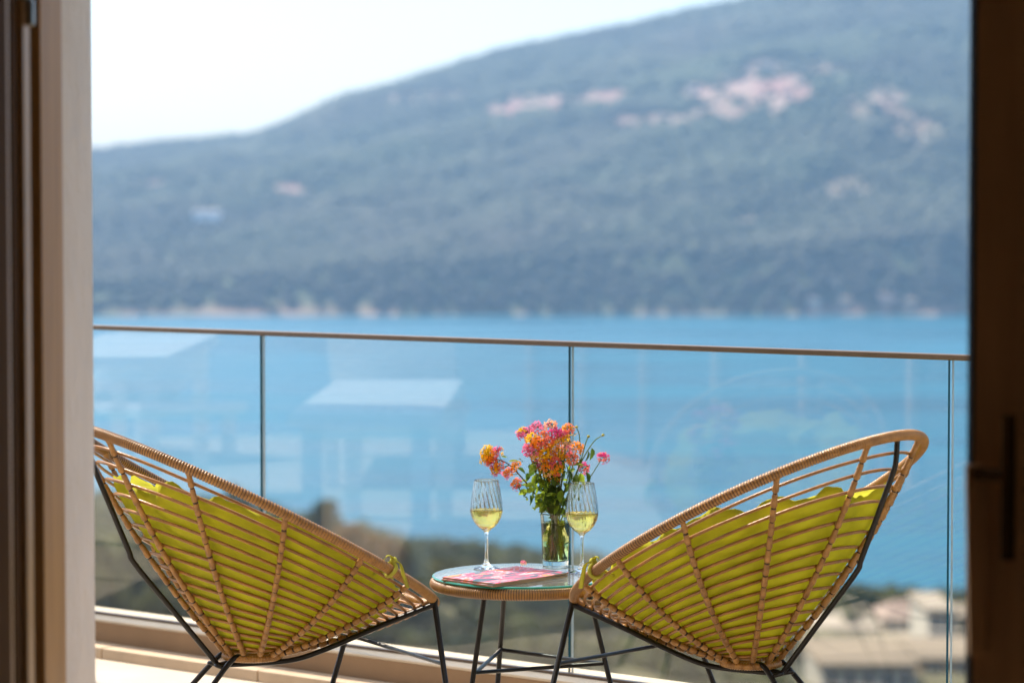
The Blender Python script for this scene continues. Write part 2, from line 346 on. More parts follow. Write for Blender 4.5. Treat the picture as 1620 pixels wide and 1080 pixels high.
# ---- the near slope below the terrace
COAST = np.array([(-800,760),(150,792),(420,815),(650,866),(900,892),(1250,944),(1400,951),(1530,960),(2400,985)], float)
def near_h(X, Y):
    px = 810 + X/np.maximum(Y, 1)*FPX
    dc = (CAMZ - SEA)*FPX/(np.interp(px, COAST[:, 0], COAST[:, 1]) - HORIZON)
    s = (Y - 11)/(dc - 11); sc = np.clip(s, 0, 1)
    h = -8.5 + (SEA + 9)*sc
    h = h + (fbm(X/26, Y/26, 4) - .48)*5*np.clip(sc*4, 0, 1)*np.clip((1-sc)*5, 0, 1)
    return np.where(s > 1, SEA - .5 - (s-1)*40, h)
gy = np.concatenate([np.linspace(8.6, 60, 20), np.linspace(63, 640, 150)]); ga = np.linspace(-.75, .75, 200)
Ym, Am = np.meshgrid(gy, ga, indexing='ij'); NP = np.stack([Am*(Ym + 30), Ym, near_h(Am*(Ym + 30), Ym)], -1); NP[..., 2] = np.maximum(NP[..., 2], SEA - 1.2)
m = mat('dry_slope', (.045, .043, .014), .95, .4, .05, c2=(.105, .090, .032), detail=6)
tag(MB().grid(NP).build('hillside_ground', m), 'dry grassy slope falling from the terrace to the shore', kind='structure')
def ground_px(px, py):
    lo, hi = 20., 640.
    for k in range(60):
        mid = (lo+hi)/2; p = at_y(px, py, mid)
        if p.z > float(near_h(np.array(p.x), np.array(mid))): lo = mid
        else: hi = mid
    p = at_y(px, py, lo); p.z = float(near_h(np.array(p.x), np.array(lo))); return p

# ---- terrace, railing line
ZR = 1.023
PL = at_z(150, 515.5, ZR); PRt = at_z(1535, 563, ZR)
rd = (PRt - PL); rd.z = 0; rd.normalize(); RANG = math.atan2(rd.y, rd.x)
nin = Vector((-rd.y, rd.x, 0)); nin = nin if nin.y < 0 else -nin      # towards the house
def onrail(px):                                       # distance along the railing (0 at PL) seen at picture column px
    k = (px - 810)/FPX*CP
    # X = k*(depth), depth ~ along the railing: solve PL.x+t*rd.x = k'*(PL.y+t*rd.y)
    kk = (px - 810)/FPX*(1.0)
    dep = lambda t: (PL.y + t*rd.y)*CP - (ZR - .4 - CAMZ)*SP
    t = 0.
    for i in range(30): t = (kk*dep(t) - PL.x)/rd.x
    return t
def rp(t, off, z): p = PL + rd*t + nin*off; return Vector((p.x, p.y, z))
T0, T1 = -6.0, 3.6
def strip(name, off0, off1, z0, z1, m, parent=None, t0=T0, t1=T1, bw=.004):
    v = [rp(t, o_, z) for z in (z0, z1) for (t, o_) in ((t0, off0), (t1, off0), (t1, off1), (t0, off1))]
    mb = MB().add([tuple(x) for x in v], [(0,1,2,3),(7,6,5,4),(0,4,5,1),(1,5,6,2),(2,6,7,3),(3,7,4,0)])
    o = mb.build(name, m, parent, False)
    bm_fix(o.data)
    return bevel(o, bw) if bw else o
import bmesh
def bm_fix(me):
    bm = bmesh.new(); bm.from_mesh(me); bmesh.ops.recalc_face_normals(bm, faces=bm.faces); bm.to_mesh(me); bm.free()
def bm_fix2(me):
    bm = bmesh.new(); bm.from_mesh(me); bmesh.ops.remove_doubles(bm, verts=bm.verts, dist=1e-5); bmesh.ops.recalc_face_normals(bm, faces=bm.faces); bm.to_mesh(me); bm.free()
# floor sheet: tiles from the house wall to the upstand
fl = [rp(T0, .155, FLOOR), rp(T1, .155, FLOOR), Vector((3.4, 3.6, FLOOR)), Vector((-9, 3.6, FLOOR)), Vector((-9, 12.6, FLOOR))]
me_v = [tuple(v) for v in fl]
tf = MB().add(me_v + [(x, y, FLOOR - .3) for x, y, z in me_v], [(4,3,2,1,0),(5,6,7,8,9)] + [(i, (i+1) % 5, (i+1) % 5 + 5, i + 5) for i in range(5)]).build('terrace_floor', M['floor'], smooth=False); bm_fix(tf.data)
tag(tf, 'sunlit pale stone terrace floor', kind='structure')
# kerb of travertine stones, upstand wall behind it
kerb = empty('terrace_kerb', rp(0, .12, FLOOR)); tag(kerb, 'low travertine kerb of long stones along the terrace edge', 'kerb')
kerb_inv = Vector(kerb.location)
def strip_child(name, parent, *a, **k):
    o = strip(name, *a, **k); o.parent = parent; o.matrix_parent_inverse.identity()
    o.data.transform(__import__('mathutils').Matrix.Translation(-Vector(parent.location))); return o
t = T0
while t < T1 - .1:
    t2 = min(t + .62, T1); strip_child('kerb_stone', kerb, .085, .165 + random.uniform(-.001, .001), FLOOR - .1, .103 + random.uniform(-.001, .001), M['stone'], t0=t, t1=t2 - .004, bw=.003); t = t2
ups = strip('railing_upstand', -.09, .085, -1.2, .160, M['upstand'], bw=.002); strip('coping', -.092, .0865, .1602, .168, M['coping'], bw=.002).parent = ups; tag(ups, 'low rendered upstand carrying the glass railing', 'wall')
terrace_wall = strip('terrace_retaining_wall', -.35, -.0925, -9.5, .06, M['upstand'], bw=0); tag(terrace_wall, 'outer retaining wall below the glass railing', 'wall')

# ---- the house: facade, door opening, room around the camera
XL, YF, YI = -.757, 4.80, 4.447
def wallbox(name, lo, hi, m, label, cat='wall', bw=.006):
    o = box(name, lo, hi, m, None, bw); tag(o, label, cat); return o
wallbox('plaster_wall', (-1.45, YI, FLOOR - .3), (XL, YF, 3.6), M['plaster'], 'rough pale plaster wall edge at the left of the doorway')
wallbox('facade_wall', (1.15, YI, FLOOR - .3), (3.4, YF, 3.6), M['facade'], 'white facade wall right of the doorway')
wallbox('lintel_wall', (XL + .002, YI, 2.35), (1.148, YF, 3.6), M['facade'], 'white lintel above the doorway')
wallbox('upper_facade', (-8.6, YI, 2.5), (-1.452, YF, 3.6), M['facade'], 'white wall above the long glazed front, left of the doorway')
gz = empty('glazed_front', (-8.6, YF - .1, FLOOR - .02)); tag(gz, 'long dark glazed front with brown frames, left of the doorway', 'glazing')
for k in range(6):
    x0 = k*1.19; box('frame_upright', (x0, -.04, 0), (x0 + .07, .04, 2.44), M['door_brown'], gz, .003); box('glass_panel', (x0 + .072, -.008, .07), (x0 + 1.188, .008, 2.37), M['dark_glass'], gz)
box('frame_upright', (7.078, -.04, 0), (7.146, .04, 2.44), M['door_brown'], gz, .003)
box('frame_head', (.072, -.035, 2.372), (7.07, .035, 2.44), M['door_brown'], gz); box('frame_sill', (.072, -.035, 0), (7.07, .035, .068), M['door_brown'], gz)
rm = empty('room', (0, 0, 0)); tag(rm, 'dim interior room behind the doorway', kind='structure')
for nm, lo, hi, mm in (('floor', (-2.6, -3, -.1), (2.6, YI - .002, .06), M['roomfloor']), ('ceiling', (-2.6, -3, 2.7), (2.6, YI - .002, 2.8), M['room']), ('wall_left', (-2.7, -3, -.1), (-2.602, YI - .002, 2.8), M['room']),
                       ('wall_right', (2.602, -3, -.1), (2.7, YI - .002, 2.8), M['room']), ('wall_back', (-2.6, -3.1, -.1), (2.6, -3.002, 2.8), M['room']), ('wall_front', (-2.6, 4.30, 2.35), (2.6, YI - .003, 2.698), M['room'])):
    box(nm, lo, hi, mm, rm)
# sliding-door jamb on the left: upright profiles, seen nearly end on
jamb = empty('door_jamb', (XL, 4.2, FLOOR)); tag(jamb, 'brown sliding door jamb with dark grooves beside the plaster wall', 'door frame')
def prof(name, y0, y1, proud, m, par=jamb, x_back=-.09):
    return box(name, (x_back, y0 - 4.2, 0), (proud, y1 - 4.2, 2.27), m, par, .002)
prof('outer_frame', 4.245, 4.445, .006, M['door_brown'])
prof('groove', 4.165, 4.243, -.03, M['seal'])
prof('track_ridge', 4.108, 4.163, .004, M['door_tan'])
prof('seal', 4.078, 4.106, -.012, M['seal'])
prof('inner_frame', 4.037, 4.076, -.002, M['door_dark'])
prof('groove', 4.012, 4.035, -.02, M['seal'])
prof('bead', 3.974, 4.010, .0, M['door_tan'])
prof('leaf_stile', 3.60, 3.972, .004, M['door_dark'])
la = MB(); la.box((-.02, -.10, 1.60), (.012, -.045, 1.68)); la.box((-.02, -.085, 1.56), (.018, -.065, 1.602)); bevel(la.build('latch_plate', M['steel'], jamb, False), .004)
box('jamb_wall', (-1.84, -.6, 0), (-.092, .245, 2.6), M['room'], jamb)
# sliding leaf on the right with its handle
leaf = empty('sliding_door', (.6515, 3.74, FLOOR)); tag(leaf, 'dark brown sliding door leaf with handle at the right edge', 'door')
zt_ = CAMZ - (735-HORIZON)/FPX*3.70 - FLOOR; zb_ = CAMZ - (1038-HORIZON)/FPX*3.70 - FLOOR
bevel(MB().box((-.004, -.03, 0), (.105, .010, 2.27)).build('stile', M['leaf_brown'], leaf, False), .003)
box('dark_edge_strip', (-.0075, -.03, 0), (-.0042, .008, 2.27), M['seal'], leaf)  # black strip added to keep the lit door edge dark
box('glass_bead', (.107, -.018, 0), (.123, .02, 2.27), M['door_tan'], leaf, .002)
box('door_panel', (.125, -.012, 0), (1.7, .012, 2.27), M['door_brown'], leaf)
mb = MB(); mb.add([(-.018,-.034,zt_),(.012,-.034,zt_),(.012,-.05,zt_),(-.018,-.05,zt_),(-.0115,-.034,zb_),(.012,-.034,zb_),(.012,-.05,zb_),(-.0115,-.05,zb_)], [(0,1,2,3),(7,6,5,4),(0,4,5,1),(1,5,6,2),(2,6,7,3),(3,7,4,0)])
o = mb.build('keeper_plate', M['leaf_brown'], leaf, False); bm_fix(o.data); bevel(o, .002)
zc_ = zt_ - .012
hd = MB().tube([(-.004, -.052, zc_), (.008, -.078, zc_), (.030, -.090, zc_)], .0085, 12, ref=(0, 0, 1)); hd.tube([(.033, -.092, zc_ + .085), (.033, -.092, zc_ - .115)], .0100, 12, ref=(0, 1, 0))
hd.build('handle', M['door_dark'], leaf)

# ================================================================== OBJECTS
# ---- glass railing
rl = empty('glass_railing', rp(1.2, 0, .168)); tag(rl, 'frameless glass balcony railing with slim metal top rail', 'railing')
RLI = -Vector(rl.location)
joints = [onrail(-700), onrail(-240), onrail(416), onrail(903.5), onrail(1503), onrail(1503) + 1.05, onrail(1503) + 1.9]
for a, b_ in zip(joints[:-1], joints[1:]):
    mb = MB(); GT = .005
    c = [(a + .005, -GT), (b_ - .005, -GT), (b_ - .005, GT), (a + .005, GT)]
    v = [tuple(rp(t, o_, z) + RLI) for z in (.169, ZR - .006) for t, o_ in c]
    mb.add(v, [(0,1,5,4),(2,3,7,6),(1,2,6,5),(3,0,4,7),(4,5,6,7),(3,2,1,0)]); mb.m = [0, 0, 1, 2, 1, 1]
    me = mb.mesh('glass_pane', [M['pane'], M['glass_edge'], M['glass_edge_sunlit']], False); bm_fix(me); link('glass_pane', me, rl)
strip_child('top_rail', rl, -.011, .011, ZR - .011, ZR + .003, M['rail'], t0=joints[0], t1=joints[-1], bw=.003)
strip_child('base_channel', rl, .0065, .022, .1685, .176, M['rail'], t0=joints[0], t1=joints[-1], bw=.001)

# ---- rattan chair
A_, B_, RISE, EGG, BEND, SQ, ZC = .3333, .4143, .2193, .0297, -.0016, .0028, .66
def rim_pt(ph):
    c, s = np.cos(ph), np.sin(ph); k = 1 + SQ*np.sin(2*ph)**2
    return np.stack([B_*c*k, A_*s*(1 + EGG*c)*k, ZC - RISE*c + BEND*np.cos(2*ph)], -1)
def ring_pt(ph): return np.stack([-.013 + .060*np.cos(ph), .060*np.sin(ph), .352 + 0*ph], -1)
def shell(ph, t):
    ph = np.asarray(ph, float); t = np.asarray(t, float)[..., None]
    P0, P1 = rim_pt(ph), ring_pt(ph); out = np.stack([np.cos(ph), np.sin(ph), 0*ph], -1)
    C = .5*(P0 + P1) + out*.040 + np.array([0, 0, -.022])
    return (1-t)**2*P0 + 2*t*(1-t)*C + t*t*P1
RIBS = [11, 32, 53, 75, 101, 131, 163]
RIBS = [R(x) for x in RIBS] + [-R(x) for x in RIBS]
HT = [1 - (1 - i/17.0)**1.18 for i in range(1, 17)]
QC = np.array([.05, 0, .82])
def inward(P): d = QC - P; return d/np.linalg.norm(d, axis=-1, keepdims=True)
def make_chair():
    root = empty('rattan_chair')
    npitch = 400; ph = np.linspace(-math.pi, math.pi, npitch*4, endpoint=False)
    rr = .0098 + .0021*np.array([0, .8, 1, .8]*npitch)
    mb = MB().tube(rim_pt(ph), rr, 12, True); mb.m = [int(i % 4 == 3) for i in range(npitch*4) for j in range(12)]; mb.build('rim', [M['rim'], M['groove']], root)
    for k, a in enumerate(RIBS):
        nr = 190; t = np.linspace(.0, 1.0, nr); P = shell(np.full(nr, a), t)
        notch = np.zeros(nr, bool); r_ = .0060 + .0006*np.abs(np.sin(np.arange(nr)*1.05))
        Lr = np.linalg.norm(np.diff(P, axis=0), axis=1).sum()
        for h in HT:                                             # lashings round each crossing, a notch beside them, its deep shade put in by colour
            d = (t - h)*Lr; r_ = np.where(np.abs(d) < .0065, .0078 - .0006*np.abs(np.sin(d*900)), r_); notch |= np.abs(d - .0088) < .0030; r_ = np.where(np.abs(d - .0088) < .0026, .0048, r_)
        r_[:6] = np.linspace(.0105, .0066, 6)
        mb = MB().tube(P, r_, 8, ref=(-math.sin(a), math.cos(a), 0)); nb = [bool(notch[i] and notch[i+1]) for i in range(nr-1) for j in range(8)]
        mb.m[:len(nb)] = [int(x) for x in nb]; mb.build('rib', [M['rattan'], M['gap_shade']], root)
    for h in HT:
        ph = np.linspace(-math.pi, math.pi, 140, endpoint=False); P = shell(ph, np.full(140, h)); P = P + inward(P)*.0088
        jit = np.array([.0012*math.sin(5*x + h*40) for x in ph]); P[:, 2] += jit
        MB().tube(P, .0038, 7, True).build('hoop', M['cane'], root)
    ph = np.linspace(-math.pi, math.pi, 260, endpoint=False); P = ring_pt(ph)*np.array([1.05, 1.05, 1]); P[:, 2] -= .003
    MB().tube(P, .0085 + .0008*np.sin(np.arange(260)*1.6), 8, True).build('seat_ring', M['rattan'], root)
    P = ring_pt(ph)*np.array([.45, .45, 1]); MB().tube(P, .004, 6, True).build('seat_ring', M['cane'], root)
    node = np.array([-.100, 0, .333]); rr = .0062
    MB().tube(smooth_path([(-.403, 0, .870), (-.400, 0, .825), (-.392, 0, .795), (-.350, 0, .695), (-.312, 0, .605), (-.296, 0, .572), (-.20, 0, .455), tuple(node)], 8), rr, 10, ref=(0, 1, 0)).build('back_spine', M['black'], root)
    for s in (1, -1):
        fa = np.array([.352, s*.190, .462])
        MB().tube(smooth_path([tuple(fa), (.24, s*.150, .418), (.115, s*.095, .362), (.05, s*.062, .340), (-.03, s*.026, .334), tuple(node)], 10), rr, 10).build('side_rod', M['black'], root)
        MB().tube([(.354, s*.188, .474), (.352, s*.191, .46), (.322, s*.37, FLOOR + .004)], [.0068, .0068, .0062], 10, ref=(1, 0, 0)).build('leg', M['black'], root)
        MB().tube(smooth_path([(-.052, s*.036, .356), (-.105, s*.040, .325), (-.33, s*.09, FLOOR + .004)], 8), rr, 10, ref=(0, 1, 0)).build('leg', M['black'], root)
        MB().tube(smooth_path([tuple(node), (-.112, s*.02, .336), (-.098, s*.039, .330)], 6), .005, 8).build('brace', M['black'], root)
    MB().tube([(.343, .243, .335), (.343, -.243, .335)], .0048, 8).build('stretcher', M['black'], root)
    return root
def make_cushion(seed):
    r2 = np.random.default_rng(seed); root = empty('seat_cushion')
    NPH, NS = 168, 56; ph = np.linspace(-math.pi, math.pi, NPH, endpoint=False); s = np.linspace(0, 1, NS)
    deg = np.abs(np.degrees(ph)); tb = np.interp(deg, [0, 25, 38, 52, 75, 100, 130, 155, 180], [.47, .40, .26, .13, .075, .12, .19, .25, .27])
    o1, o2 = r2.uniform(0, 50, 2); tb = tb + .022*np.sin(ph*7 + o1) + .012*np.sin(ph*13 + o2) + .03*(fbm(np.cos(ph)*4 + 9 + o1, np.sin(ph)*4 + 9) - .47)*2
    PH, S = np.meshgrid(ph, s, indexing='ij'); t = 1 - np.clip((S-.12)/.88, 0, 1)*(1 - tb[:, None])
    base = shell(PH, t); ctr = np.array([-.013, 0, .352]); k = np.clip(S/.12, 0, 1)[..., None]; base = ctr + (base - ctr)*np.where(S[..., None] < .12, k, 1)
    N = inward(base)
    edge = np.sqrt(np.clip(1 - S**9, 0, 1))
    X, Y = base[..., 0]*3.2 + o2, base[..., 1]*3.2 + o1
    wr = (fbm(X*3.2, Y*3.2, 4) - .47)
    th = (.050 + .045*np.exp(-((S-.86)/.13)**2))*edge + .040*wr*edge + .016*np.sin(PH*11 + o1 + 3*S)*S**2*edge + .004*np.sin(PH*23 + 2*o1)*S**4*edge
    for (u, w) in ((.12, .12), (.12, -.12), (-.12, .12), (-.12, -.12), (0, 0), (-.24, 0)):
        th -= .030*np.exp(-((base[..., 0]-u)**2 + (base[..., 1]-w)**2)/.0022)
    gap = .0145 + .060*np.clip(fbm(X*2.2, Y*2.2) - .42, 0, 1)*S + .010*np.abs(np.sin(PH*7 + o2 + 2*S))**3*S**2
    outer = base + N*(gap + .006*(1-edge))[..., None]; inner = base + N*(gap + .012 + np.maximum(th, .006))[..., None]
    lip = outer[:, -1:] * .5 + inner[:, -1:]*.5; d = shell(ph, np.maximum(tb-.03, 0)) - shell(ph, tb); d /= np.linalg.norm(d, axis=1)[:, None] + 1e-9; lip = lip + d[:, None]*(.020 + .007*np.sin(ph*17 + o2) + .004*np.sin(ph*41 + o1))[:, None, None]
    G = np.concatenate([outer, lip, inner[:, ::-1]], 1)
    MB().grid(G, True, False).build('pad', M['cushion'], root)
    for sg in (1, -1):                                            # ties knotted round the rim
        a = R(64)*sg; c = rim_pt(np.array([a]))[0]; tg = rim_pt(np.array([a+.02]))[0] - rim_pt(np.array([a-.02]))[0]; tg /= np.linalg.norm(tg)
        out = np.array([math.cos(a), math.sin(a), 0]); up = np.array([0, 0, 1.])
        e1 = out - (out@tg)*tg; e1 /= np.linalg.norm(e1); e2 = np.cross(tg, e1); e2 *= np.sign(e2[2])
        an = np.linspace(0, 2*math.pi, 28, endpoint=False)
        loop = c + .0155*(np.cos(an)[:, None]*e1 + np.sin(an)[:, None]*e2) + tg*.002*np.sin(an*2)[:, None]
        tie = MB().tube(loop, .0042, 8, True, ref=tuple(tg))
        kn = c + e2*.021 + e1*.002
        G = [kn + .0085*math.cos(v)*(math.cos(u)*e1*1.1 + math.sin(u)*tg*.8) + e2*.0095*math.sin(v) for u in np.linspace(0, 2*math.pi, 10, endpoint=False) for v in np.linspace(-1.5, 1.5, 7)]
        tie.grid(np.array(G).reshape(10, 7, 3), True, False)
        def ribbon(pts, w=.0055):
            P = smooth_path(pts, 8); sd_ = np.cross(np.gradient(P, axis=0), e2); sd_ /= np.linalg.norm(sd_, axis=1)[:, None] + 1e-9
            G = np.stack([P - sd_*w, P + e2*.0016, P + sd_*w, P - e2*.0016], 1); tie.grid(G, False, True)
        ribbon([kn, kn + e1*.016 - tg*sg*.004 - up*.004, kn + e1*.019 - tg*sg*.014 - up*.028, kn + e1*.014 - tg*sg*.034 - up*.046])
        ribbon([kn, kn + tg*sg*.010 + e2*.006, kn + tg*sg*.024 + e2*.002, kn + tg*sg*.028 - e2*.020 - e1*.006, kn + tg*sg*.018 - e2*.030 - e1*.004])
        ribbon([kn - e1*.004, kn - e1*.02 - e2*.02, kn - e1*.05 - e2*.035])
        tie.build('tie', M['tie'], root)
    return root
CH = [((.5236, 5.9001), math.pi - .7493, 'rattan bowl chair right of the table, shown whole'), ((-.5759, 5.9959), .5128, 'rattan bowl chair left of the table, cut by the plaster wall')]
chair = make_chair()
chairs = [chair, copy_tree(chair)]
for c, (xy, rz, lb) in zip(chairs, CH):
    c.location = (*xy, 0); c.rotation_euler = (0, 0, rz); tag(c, lb, 'chair', 'rattan chairs at the round table')
for i, (xy, rz, lb) in enumerate(CH):
    cu = make_cushion(3 + i); cu.location = (*xy, 0); cu.rotation_euler = (0, 0, rz)
    tag(cu, ('lime green cushion tied into the right rattan chair', 'lime green cushion tied into the left rattan chair')[i], 'cushion', 'lime chair cushions')

# ---- round side table
TC = Vector((.0275, 6.25, 0)); ZT = .497
tb = empty('side_table', (TC.x, TC.y, FLOOR)); tag(tb, 'round glass-topped rattan side table on black legs', 'table')
zt = ZT - FLOOR
mb = MB(); pr = [(0, zt - .006), (.212, zt - .006), (.2155, zt - .005), (.2165, zt - .003), (.2155, zt - .001), (.213, zt), (0, zt)]
mb.lathe(pr[:2], 96, 0).lathe(pr[1:6], 96, 1).lathe(pr[5:], 96, 0); me = mb.mesh('glass_top', [M['tabletop'], M['table_edge']]); bm_fix2(me); link('glass_top', me, tb)
for p_ in me.polygons: p_.use_smooth = False
npitch = 225; a = np.linspace(0, 2*math.pi, npitch*4, endpoint=False)
P = np.stack([.2095*np.cos(a), .2095*np.sin(a), np.full(a.shape, zt - .0195)], -1)
mb = MB().tube(P, .0112 + .0021*np.array([0, .8, 1, .8]*npitch), 12, True); mb.m = [int(i % 4 == 3) for i in range(npitch*4) for j in range(12)]; mb.build('rattan_ring', [M['rim'], M['groove']], tb)
a = np.linspace(0, 2*math.pi, 60, endpoint=False)
for k in range(3):
    an = R((233.5, 106.8, -7.9)[k]); d = np.array([math.cos(an), math.sin(an), 0])
    MB().tube([d*.150 + [0, 0, zt - .02], d*.2475 + [0, 0, .004]], .0062, 10, ref=(0, 0, 1)).build('leg', M['black'], tb)
    an2 = R((106.8, -7.9, 233.5)[k]); d2 = np.array([math.cos(an2), math.sin(an2), 0]); rs = .188
    MB().tube([d*rs + [0, 0, .29 - FLOOR], d2*rs + [0, 0, .29 - FLOOR]], .0048, 8).build('stretcher', M['black'], tb)
    MB().tube([d*.21 + [0, 0, zt - .021], d*.02 + [0, 0, zt - .021]], .005, 8).build('crossbar', M['black'], tb)

# ---- magazine
c_l, c_f, c_r = at_z(690, 919.5, ZT), at_z(780, 929, ZT), at_z(900, 912, ZT)
ax = (c_r - c_f); L1 = ax.length; ang = math.atan2(ax.y, ax.x); L2 = (c_l - c_f).length
mg = empty('magazine', (c_f.x, c_f.y, ZT + .0006), ang); tag(mg, 'glossy magazine with pink flower cover on the glass table', 'magazine')
for k, (z0, z1, dx) in enumerate(((0, .0038, 0), (.0044, .0082, .004))):
    nx, ny = 24, 3; X = np.linspace(dx, L1 - .004 + dx*.5, nx); Yv = np.linspace(-dx*.3, L2, ny)
    cur = .0022*np.sin(np.linspace(0, math.pi*1.2, nx) + k)*np.linspace(0, 1, nx)
    top = np.stack(np.broadcast_arrays(X[:, None], Yv[None], (z1 + np.abs(cur))[:, None]), -1); bot = top.copy(); bot[..., 2] = (z0 + np.abs(cur)*(k))[:, None]
    mb = MB(); mb.grid(top, mi=1); mb.grid(bot, flip=True)
    per = [(i, 0) for i in range(nx)] + [(nx-1, j) for j in range(1, ny)] + [(i, ny-1) for i in range(nx-2, -1, -1)] + [(0, j) for j in range(ny-2, 0, -1)]
    G = np.array([[bot[i, j], top[i, j]] for i, j in per]); mb.grid(G, True, False)
    me = mb.mesh('booklet', [M['paper'], M['cover']], False); bm_fix(me); link('booklet', me, mg)

# ---- wine glasses
def glass_profile():
    out = [(0, .0005), (.029, .0005), (.0305, .0015), (.029, .0028), (.018, .0062), (.009, .0120), (.0052, .020), (.0040, .032), (.0037, .055), (.0040, .078), (.0055, .0885), (.010, .0945), (.0200, .1020), (.0290, .1130), (.0355, .1260), (.0388, .1400), (.0386, .1520), (.0368, .1680), (.0340, .1880), (.0308, .2060), (.0292, .2140)]
    inn = [(.0284, .2140), (.0299, .2058), (.0331, .1878), (.0359, .1678), (.0377, .1518), (.0379, .1400), (.0346, .1265), (.0281, .1138), (.0190, .1030), (.0090, .0965), (.0, .0950)]
    return out, inn
def dens_(p, n=5): return smooth_path([(x, 0, z) for x, z in p], n)[:, [0, 2]]
def make_glass():
    root = empty('wine_glass'); out, inn = glass_profile()
    flute = lambda z, a: 1 + .010*np.clip((z-.10)/.03, 0, 1)*np.cos(22*(a + (z - .1)*5.5))
    pr = np.vstack([dens_(out, 4), dens_(inn, 4)]); pr[:, 0] = np.maximum(pr[:, 0], 0)
    k = len(dens_(out, 4))
    mb = MB(); mb.lathe(pr[:k], 132, fn=flute); mb.lathe(pr[k-1:k+1], 132); mb.lathe(pr[k:], 132)
    me = mb.mesh('bowl_and_stem', M['wineglass'])
    bm = bmesh.new(); bm.from_mesh(me); bmesh.ops.remove_doubles(bm, verts=bm.verts, dist=1e-5); bmesh.ops.recalc_face_normals(bm, faces=bm.faces); bm.to_mesh(me); bm.free()
    link('bowl_and_stem', me, root)
    wp = [(0, .0949)] + [(r + .00025, z - .0001) for r, z in inn[::-1][1:] if z < .1425] + [(.03815, .1430), (.0376, .1428), (0, .1428)]
    mb = MB().lathe(wp, 96); me = mb.mesh('wine', M['wine']); bm_fix2(me); link('wine', me, root)
    return root
g1 = make_glass(); g2 = copy_tree(g1)
for g_, (px, py), lb in ((g1, (769.6, 899.3), 'glass of white wine left of the vase, behind the magazine'), (g2, (920.5, 905.5), 'glass of white wine right of the vase, beside the chair rim')):
    p = at_z(px, py, ZT); g_.location = (p.x, p.y, ZT); tag(g_, lb, 'wine glass', 'wine glasses on the table')

# ---- vase with water
VP = at_z(879, 896.3, ZT)
vs = empty('glass_vase', (VP.x, VP.y, ZT)); tag(vs, 'tall tumbler vase of water holding the bouquet', 'vase')
oct_ = lambda z, a: 1 + .012*np.cos(10*a)*np.clip((.10 - z)/.05, 0, 1)
po = [(0, .0004), (.0285, .0004), (.0302, .002), (.0306, .006), (.0330, .06), (.0362, .115), (.0378, .1315)]; pi_ = [(.0362, .1315), (.0346, .115), (.0312, .06), (.0280, .020), (.0255, .0165), (0, .016)]
mb = MB(); d1 = dens_(po, 5); d2 = dens_(pi_, 5); mb.lathe(d1, 80, fn=oct_); mb.lathe([d1[-1], d2[0]], 80); mb.lathe(d2, 80)
me = mb.mesh('tumbler', M['vase']); bm_fix2(me); link('tumbler', me, vs)
wp = [(0, .0159), (.0257, .0164), (.0283, .0200), (.0315, .06), (.0344, .108), (.0337, .1074), (0, .1074)]
me = MB().lathe(wp, 64).mesh('water', M['water_in']); bm_fix2(me); link('water', me, vs)

# ---- bouquet of lantana
bq = empty('flower_bouquet', (VP.x, VP.y, ZT)); tag(bq, 'bouquet of pink, orange and yellow lantana in the tumbler vase', 'bouquet')
BO = np.array([VP.x, VP.y, ZT])
HEADS = [(830,686,'ypm'),(838,684,'mp'),(852,677,'pp'),(863,689,'sop'),(872,674,'ap'),(879,686,'mmp'),(898,681,'psy'),(850,701,'oso'),(838,710,'pm'),(861,717,'yy'),(876,705,'yoa'),(894,700,'yap'),(911,709,'oo'),(884,717,'yya'),(878,730,'spo'),(903,726,'sps'),(850,724,'yap'),(867,742,'oay'),(877,755,'yo'),(920,741,'msp'),(949,724,'msm'),(772,716,'yyo'),(788,715,'mpy'),(779,731,'smo'),(785,744,'oyp'),(804,749,'osp'),(816,738,'oo'),(818,766,'osp'),(868,698,'so'),(889,689,'pa'),(858,706,'so'),(770,724,'yo'),(893,712,'ap'),(866,726,'yoy'),(888,726,'yya'),(872,716,'yoa'),(843,696,'yoo'),(884,696,'oyo'),(846,716,'pa'),(880,742,'oys'),(858,735,'apo'),(776,722,'yos'),(790,738,'oys')]
CM = dict(p='pink', m='magenta', o='orange', y='yellow', a='peach', s='salmon'); CL = ['pink', 'magenta', 'orange', 'yellow', 'peach', 'salmon']
HM = [M[c] for c in CL] + [M['stem']]
def frame_of(nrm):
    nrm = nrm/np.linalg.norm(nrm); a = np.cross(nrm, [0.3, .2, .93]); a /= np.linalg.norm(a); return a, np.cross(nrm, a), nrm
def head_mesh(key, axis):
    mb = MB(); nf = 20; e1, e2, e3 = frame_of(axis); r = .0138
    for i in range(nf):
        q = (i + .5)/nf; pol = math.acos(1 - 1.35*q); az = i*2.39996
        d = math.sin(pol)*(math.cos(az)*e1 + math.sin(az)*e2) + math.cos(pol)*e3
        c = d*r*random.uniform(.72, 1.22); f1, f2, f3 = frame_of(d + rng.normal(0, .32, 3)); rot = random.random()*6
        ci = CL.index(CM[key[min(len(key)-1, int(q*len(key) + random.uniform(-.35, .35)))]] if random.random() > .06 else CM[random.choice(key)])
        pr_ = random.uniform(.0042, .0058); v = [c + f3*.0006]
        for p in range(4):
            for dd, rr in ((-.62, .55), (-.4, 1), (.0, 1.12), (.4, 1), (.62, .55)):
                an = rot + p*math.pi/2 + dd; v.append(c + (math.cos(an)*f1 + math.sin(an)*f2)*pr_*rr + f3*(.0010 if rr > .9 else 0)*random.uniform(.2, 1.3))
        mb.add(v, [(0, 1+5*p+j, 2+5*p+j) for p in range(4) for j in range(4)], ci)
        mb.tube([c - d*r*.7, c], .0007, 4, mi=6, cap=False)
    return mb.mesh('flower_head', HM, True)
tops = []
def local(px, py, dy): p = at_y(px, py, VP.y + dy); return np.array([p.x, p.y, p.z]) - BO
